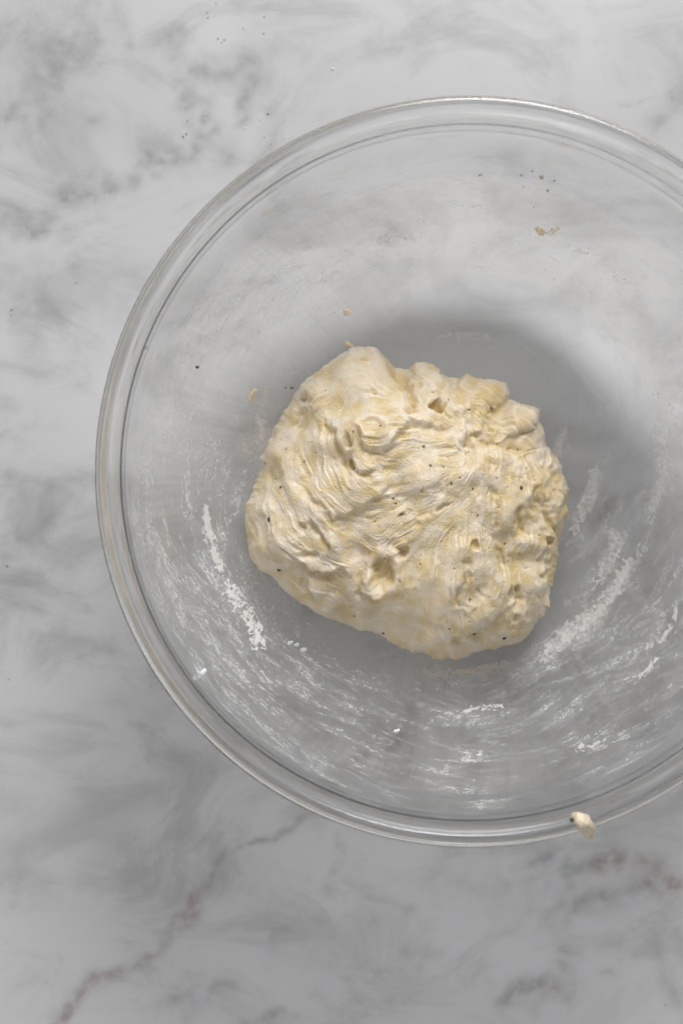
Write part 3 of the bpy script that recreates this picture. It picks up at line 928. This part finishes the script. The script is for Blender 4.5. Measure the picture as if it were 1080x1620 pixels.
# thicker smears: thin ragged sheets of flour paste or dough that follow the glass
def smear_mat(name, c1, c2, alpha, lo, hi, grainy):
    m, nt, out = new_mat(name)
    N = NT(nt)
    co = N.obj()
    f = N.noise(co, 700, 6, .7, .1)
    p = N.n('ShaderNodeBsdfPrincipled')
    N.link(N.mix(N.ramp(N.noise(co, 160, 4, .6), .35, .65), col(*c1), col(*c2)), p.inputs['Base Color'])
    p.inputs['Roughness'].default_value = .8
    th = N.attr('thick')
    N.link(N.math('MULTIPLY', N.ramp(N.math('ADD', th, N.math('MULTIPLY', N.math('SUBTRACT', f, .5), grainy)), lo, hi), alpha), p.inputs['Alpha'])
    N.link(p.outputs[0], out.inputs[0])
    return m
M_FLOUR = smear_mat('flour_paste', (.80, .79, .775), (.77, .75, .73), .74, .10, 1.0, 1.6)
M_LIGHT = smear_mat('thin_flour', (.80, .79, .775), (.78, .76, .74), .55, .25, 1.2, 1.8)
M_PASTE = smear_mat('dough_paste', (.83, .81, .79), (.82, .77, .73), .42, .22, 1.15, .40)
M_DSM = smear_mat('dough_scrap', (.78, .64, .42), (.82, .75, .62), .75, .2, .9, .6)

def smear(name, pts, w, mat, label, w2=None, thick=.0006, rag=.8, seed=0, cat='smear', group=None, cell=1.2):
    rg = np.random.default_rng(100 + seed)
    p_ = catmull(pts, 8)
    W = max(w, w2 or w)
    x0, y0 = p_.min(0) - W * 1.9; x1, y1 = p_.max(0) + W * 1.9
    nx, ny = int((x1 - x0) / cell) + 2, int((y1 - y0) / cell) + 2
    X, Y = np.meshgrid(x0 + np.arange(nx) * cell, y0 + np.arange(ny) * cell)
    n = 256
    f1 = grf(n, 3, 14, rg); f2 = grf(n, 1.5, 5, rg)
    sx = (X - x0) * .75 % (n - 2); sy = (Y - y0) * .75 % (n - 2)
    d, t, sd = seg_dist(X + bil(f1, sx, sy) * w * .18, Y + bil(f1.T, sx, sy) * w * .18, p_)
    L = np.hypot(*np.diff(p_, axis=0).T).sum()
    fs = grf(n, 1.6, 9, rg)
    st = bil(fs, (t * L * .20 + 5) % (n - 2), np.clip(d * sd * 1.5 + n / 2, 0, n - 2))      # streaks along the stroke
    ww = (w + ((w2 or w) - w) * t) * (0.5 + .5 * np.sin(np.clip(t, 0.03, .97) * PI) ** .6)
    over = np.where((t <= 0) | (t >= 1), d / w, 0)
    k = 1 - (d / ww) ** 2 + rag * (.42 * st + .16 * bil(f1, sx, sy)) - over
    inside = k > .02
    th = np.clip(k, 0, 1.2)
    V = px2bowl(X.ravel(), Y.ravel(), .0012).reshape(ny, nx, 3)
    V[..., 2] += np.minimum(th, 1) * thick
    q = inside[:-1, :-1] & inside[:-1, 1:] & inside[1:, :-1] & inside[1:, 1:]
    if not q.any(): return None
    I = np.arange(nx * ny).reshape(ny, nx)
    F = np.stack([I[:-1, :-1][q], I[1:, :-1][q], I[1:, 1:][q], I[:-1, 1:][q]], -1)
    used = np.unique(F); mp = np.full(nx * ny, -1); mp[used] = np.arange(len(used))
    Vt = V.reshape(-1, 3)[used]; Ft = mp[F]; tk = th.ravel()[used]
    o = mesh_np(name, Vt, Ft, mat, attrs={'thick': tk})
    org = Vt.mean(0)
    me = o.data
    co_ = (Vt - org).astype(np.float32)
    me.vertices.foreach_set('co', co_.ravel()); me.update()
    o.location = org
    tag(o, label, cat, group)
    return o

smear('flour_smear', [(322, 800), (326, 835), (335, 870), (347, 905)], 9, M_FLOUR, 'long thick white flour smear on the left wall of the bowl', w2=13, seed=1)
smear('flour_smear', [(352, 922), (372, 950), (392, 975), (405, 1005), (415, 1025)], 17, M_FLOUR, 'ragged white flour smear just below the long left smear', w2=11, rag=1.35, seed=2)
smear('flour_smear', [(396, 1010), (402, 1030)], 7, M_FLOUR, 'small white flour patch at the foot of the ragged left smear', rag=1.2, seed=3)
smear('flour_smear', [(1000, 885), (965, 945), (925, 985), (890, 1015), (860, 1040)], 17, M_PASTE, 'wide pale smear sweeping along the bowl floor right of the dough', w2=22, rag=.6, seed=4)
smear('flour_smear', [(1048, 690), (1050, 750), (1030, 810)], 16, M_PASTE, 'faint upright pale smear nearest the right picture edge', rag=.6, seed=5)
smear('flour_smear', [(940, 745), (930, 790), (905, 840)], 17, M_PASTE, 'pale smear close beside the right flank of the dough', rag=.6, seed=6)
smear('flour_smear', [(893, 680), (884, 705), (880, 728)], 10, M_PASTE, 'short pale smear touching the upper right flank of the dough', rag=.6, seed=7)
smear('dough_smear', [(682, 1068), (730, 1066), (775, 1058), (805, 1048)], 10, M_PASTE, 'thin pale dough film directly below the dough', rag=.6, seed=8)
smear('dough_scrap', [(722, 1064), (745, 1062), (772, 1054)], 6, M_DSM, 'small yellow dough scrap stuck on the film below the dough', rag=1.0, seed=9, cat='dough scrap')
smear('dough_smear', [(404, 655), (412, 685), (406, 708)], 15, M_PASTE, 'beige dough film left of the dough, against its upper left flank', rag=.6, seed=10)
smear('flour_smear', [(965, 838), (975, 870), (945, 915)], 16, M_PASTE, 'cloudy pale smear between the wide right smear and the dough', rag=.6, seed=11)
smear('flour_smear', [(1005, 1085), (1025, 1062), (1042, 1040)], 6, M_LIGHT, 'bright flour streak low on the right wall of the bowl', rag=1.5, seed=12)
smear('flour_smear', [(735, 1128), (762, 1122), (795, 1120)], 7, M_LIGHT, 'broken white flour streak on the bowl floor under the dough film', rag=1.7, seed=13)
smear('flour_smear', [(910, 1186), (935, 1184), (958, 1174)], 7, M_LIGHT, 'broken white flour streak on the lower right wall of the bowl', rag=1.7, seed=14)
smear('flour_smear', [(1072, 960), (1060, 1000), (1045, 1020)], 6, M_LIGHT, 'thin white flour streak at the right picture edge', rag=1.5, seed=15)

# crumbs of dough and specks stuck to the bowl
def on_bowl(px, py, lift=.0008):
    return Vector(px2bowl(px, py, lift)[0])

def crumb(px, py, r, mat, label, name='dough_crumb', cat='crumb', flat=.5, st=(1.2, .9), rot=0, seed=0, group=None, z=None):
    o = pebble(name, mat, r, flat, seed, st)
    o.location = on_bowl(px, py, r * .4 + .0004) if z is None else (*px2w(px, py, z), z)
    o.rotation_euler = (0, 0, rot)
    return tag(o, label, cat, group)

def lumpy(name, pts, radii, mat, z, label, cat, seed=0, on=None):
    """a torn scrap of dough: a chain of swollen rings with uneven skin"""
    rg = random.Random(seed)
    P = []
    for (px, py), zz in zip(pts, z):
        P.append(Vector((*px2w(px, py, zz), zz)))
    dense = catmull([tuple(p) for p in P], 7)
    rad = np.interp(np.linspace(0, 1, len(dense)), np.linspace(0, 1, len(radii)), radii)
    n = 18; V = []; F = []
    org = Vector(dense.mean(0))
    ph = [rg.uniform(0, 6) for _ in range(5)]
    for i, (c_, r_) in enumerate(zip(dense, rad)):
        a_ = Vector(dense[min(i + 1, len(dense) - 1)] - dense[max(i - 1, 0)]).normalized()
        s_ = a_.cross(Vector((0, 0, 1))).normalized(); u_ = s_.cross(a_)
        for j in range(n):
            q = 2 * PI * j / n
            k = 1 + .14 * math.sin(2 * q + i * .35 + ph[0]) + .09 * math.sin(3 * q - i * .5 + ph[1]) + .05 * math.sin(5 * q + i * 1.1 + ph[2])
            V.append(Vector(c_) - org + (s_ * math.cos(q) + u_ * math.sin(q) * .75) * r_ * k)
    m_ = len(dense)
    for i in range(m_ - 1):
        for j in range(n):
            F.append((i * n + j, i * n + (j + 1) % n, (i + 1) * n + (j + 1) % n, (i + 1) * n + j))
    F.append(tuple(range(n - 1, -1, -1))); F.append(tuple((m_ - 1) * n + j for j in range(n)))
    me = bpy.data.meshes.new(name); me.from_pydata([tuple(v) for v in V], [], F)
    me.polygons.foreach_set('use_smooth', np.ones(len(me.polygons), bool))
    me.materials.append(mat)
    o = bpy.data.objects.new(name, me); C.objects.link(o); o.location = org
    return tag(o, label, cat)

DM = speck_mat('rim_dough', (0.56, 0.475, 0.35), .5)
o = lumpy('dough_crumb', [(903, 1290), (912, 1294), (922, 1301), (928, 1312), (934, 1328)], [.0007, .0022, .0027, .0024, .0009], DM,
          [.1105, .1112, .1118, .1095, .1060], 'cream dough scrap hanging over the lower right rim of the bowl', 'dough scrap', 3)
s_ = pebble('pepper_speck', M_PEPPER, .0007, .7, 44); s_.parent = o
s_.location = Vector((*px2w(904, 1297, .1128), .1128)) - o.location
lumpy('dough_crumb', [(848, 360), (853, 365), (860, 370)], [.0008, .0014, .0008], M_CRUMB, [on_bowl(848, 360).z + .001, on_bowl(853, 365).z + .001, on_bowl(860, 370).z + .0008],
      'tan dough crumb on the upper right wall of the bowl', 'crumb', 5)
smear('dough_smear', [(862, 366), (878, 360), (886, 358)], 6, M_DSM, 'thin tan dough scrape trailing right of the upper right crumb', rag=1.5, seed=21)
smear('dough_smear', [(905, 392), (920, 395), (933, 399)], 6, M_PASTE, 'grey beige scrape below and right of the upper right crumb', rag=.6, seed=22)
smear('dough_smear', [(597, 382), (618, 370), (645, 376)], 8, M_PASTE, 'pinkish beige scrape high on the back wall of the bowl', rag=.6, seed=23)
lumpy('dough_crumb', [(544, 488), (548, 494), (550, 499)], [.0005, .0012, .0008], M_CRUMB, [on_bowl(544, 488).z + .001] * 3, 'small tan dough crumb above the dough, on the back wall', 'crumb', 6)
lumpy('dough_crumb', [(545, 542), (550, 545), (558, 549)], [.0007, .0010, .0006], M_CRUMB, [on_bowl(550, 545).z + .001] * 3, 'tiny tan crumb just above the top of the dough', 'crumb', 7)
lumpy('dough_crumb', [(393, 635), (399, 626), (405, 616)], [.0006, .0012, .0008], M_CRUMB, [on_bowl(399, 626).z + .0012] * 3, 'brownish dough crumb upper left of the dough, on the wall', 'crumb', 8)
crumb(461, 613, .0007, M_BRAN, 'brown speck on the glass close to the upper left of the dough', 'bran_speck', 'speck', seed=31)
crumb(451, 613, .0004, M_PEPPER, 'tiniest dark speck on the glass upper left of the dough', 'pepper_speck', 'speck', seed=32)
crumb(310, 580, .0006, M_PEPPER, 'lone dark speck on the left wall of the bowl', 'pepper_speck', 'speck', seed=33)
for i, (px, py, r, lb) in enumerate([(825, 275, .0007, 'small brown droplet at the left end of the cluster high on the back wall'),
                                     (842, 268, .0007, 'topmost small brown droplet of the cluster high on the back wall'),
                                     (857, 277, .0012, 'largest brown droplet of the cluster high on the back wall'),
                                     (877, 283, .0007, 'small brown droplet at the right end of the cluster on the back wall'),
                                     (867, 299, .0008, 'medium brown droplet just under the largest one on the back wall'),
                                     (828, 294, .0005, 'tiny brown droplet below the left end of the back wall cluster'),
                                     (845, 326, .0005, 'lowest tiny brown droplet, between the cluster and the tan crumb')]):
    crumb(px, py, r * .7, M_DROP, lb, 'dough_droplet', 'speck', .6, (1, 1), 0, 40 + i, 'droplets high on the back wall')
crumb(759, 274, .0006, M_DROP, 'single grey brown droplet left of the droplet cluster on the back wall', 'dough_droplet', 'speck', seed=50)
for i, (px, py, r) in enumerate([(457, 1019, .0009), (467, 1022, .0008), (478, 1030, .0010), (318, 1066, .0011), (626, 1159, .0009)]):
    crumb(px, py, r, M_SALT, ['white flour lump, leftmost of the row below left of the dough', 'white flour lump in the middle of the row below left of the dough',
                              'white flour lump ending the row below left of the dough', 'bright white flour lump alone on the lower left wall',
                              'white flour flake lying on the bowl floor below the dough'][i], 'flour_lump', 'flour lump', .4, (1.5, .8), .6, 60 + i)

# specks on the marble
UL, TP = 'specks on the upper left marble', 'specks at the top of the marble'
MS = [(290, 216, .8, M_REDDISH, 'lower left speck of the reddish brown pair on the upper left marble', UL),
      (295, 212, .7, M_REDDISH, 'upper right speck of the reddish brown pair on the upper left marble', UL),
      (297, 191, .7, M_DUST, 'grey speck just above the brown pair on the marble', UL),
      (424, 180, .8, M_REDDISH, 'lone brown speck on the marble near the upper left rim', UL),
      (410, 190, .5, M_DUST, 'faint grey speck just left of the lone brown speck near the rim', UL),
      (418, 217, .5, M_DUST, 'faint grey speck between the lone brown speck and the rim', UL),
      (428, 228, .5, M_DUST, 'faint grey speck almost touching the upper left rim', UL),
      (342, 5, .5, M_DUST, 'faint grey speck right at the top picture edge', TP),
      (328, 20, .6, M_DUST, 'upper speck of the left pair at the top of the marble', TP),
      (329, 28, .6, M_DUST, 'lower speck of the left pair at the top of the marble', TP),
      (345, 61, .6, M_DUST, 'leftmost speck of the three close together near the top', TP),
      (355, 63, .6, M_DUST, 'rightmost speck of the three close together near the top', TP),
      (351, 67, .5, M_DUST, 'lowest speck of the three close together near the top', TP),
      (385, 45, .5, M_DUST, 'single faint speck between the speck groups at the top', TP),
      (418, 27, .6, M_DUST, 'upper speck of the right pair at the top of the marble', TP),
      (417, 53, .6, M_DUST, 'lower speck of the right pair at the top of the marble', TP),
      (121, 447, .6, M_DUST, 'single grey speck on the marble left of the bowl', None),
      (19, 490, .8, M_DUST, 'upper of two grey specks by the left picture edge', None),
      (18, 498, .6, M_DUST, 'lower of two grey specks by the left picture edge', None),
      (12, 895, .8, M_REDDISH, 'brown speck on the marble by the left edge, halfway down', None),
      (14, 1075, .7, M_DUST, 'dark speck on the marble low on the left edge', None),
      (1052, 1590, .7, M_DUST, 'dark speck on the marble in the lower right corner', None),
      (526, 109, 1.0, M_SALT, 'small clear white grain on the marble above the bowl', None),
      (388, 203, .7, M_SALT, 'tiny white grain on the marble near the upper left rim', None)]
for k, (px, py, r, mat, label, group) in enumerate(MS):
    o = pebble('white_grain' if mat is M_SALT else 'pepper_speck', mat, r * .00050, .6, 200 + k, (1, .85))
    x, y = px2w(px, py, 0); o.location = (x, y, r * .0003)
    tag(o, label, 'grain' if mat is M_SALT else 'speck', group)
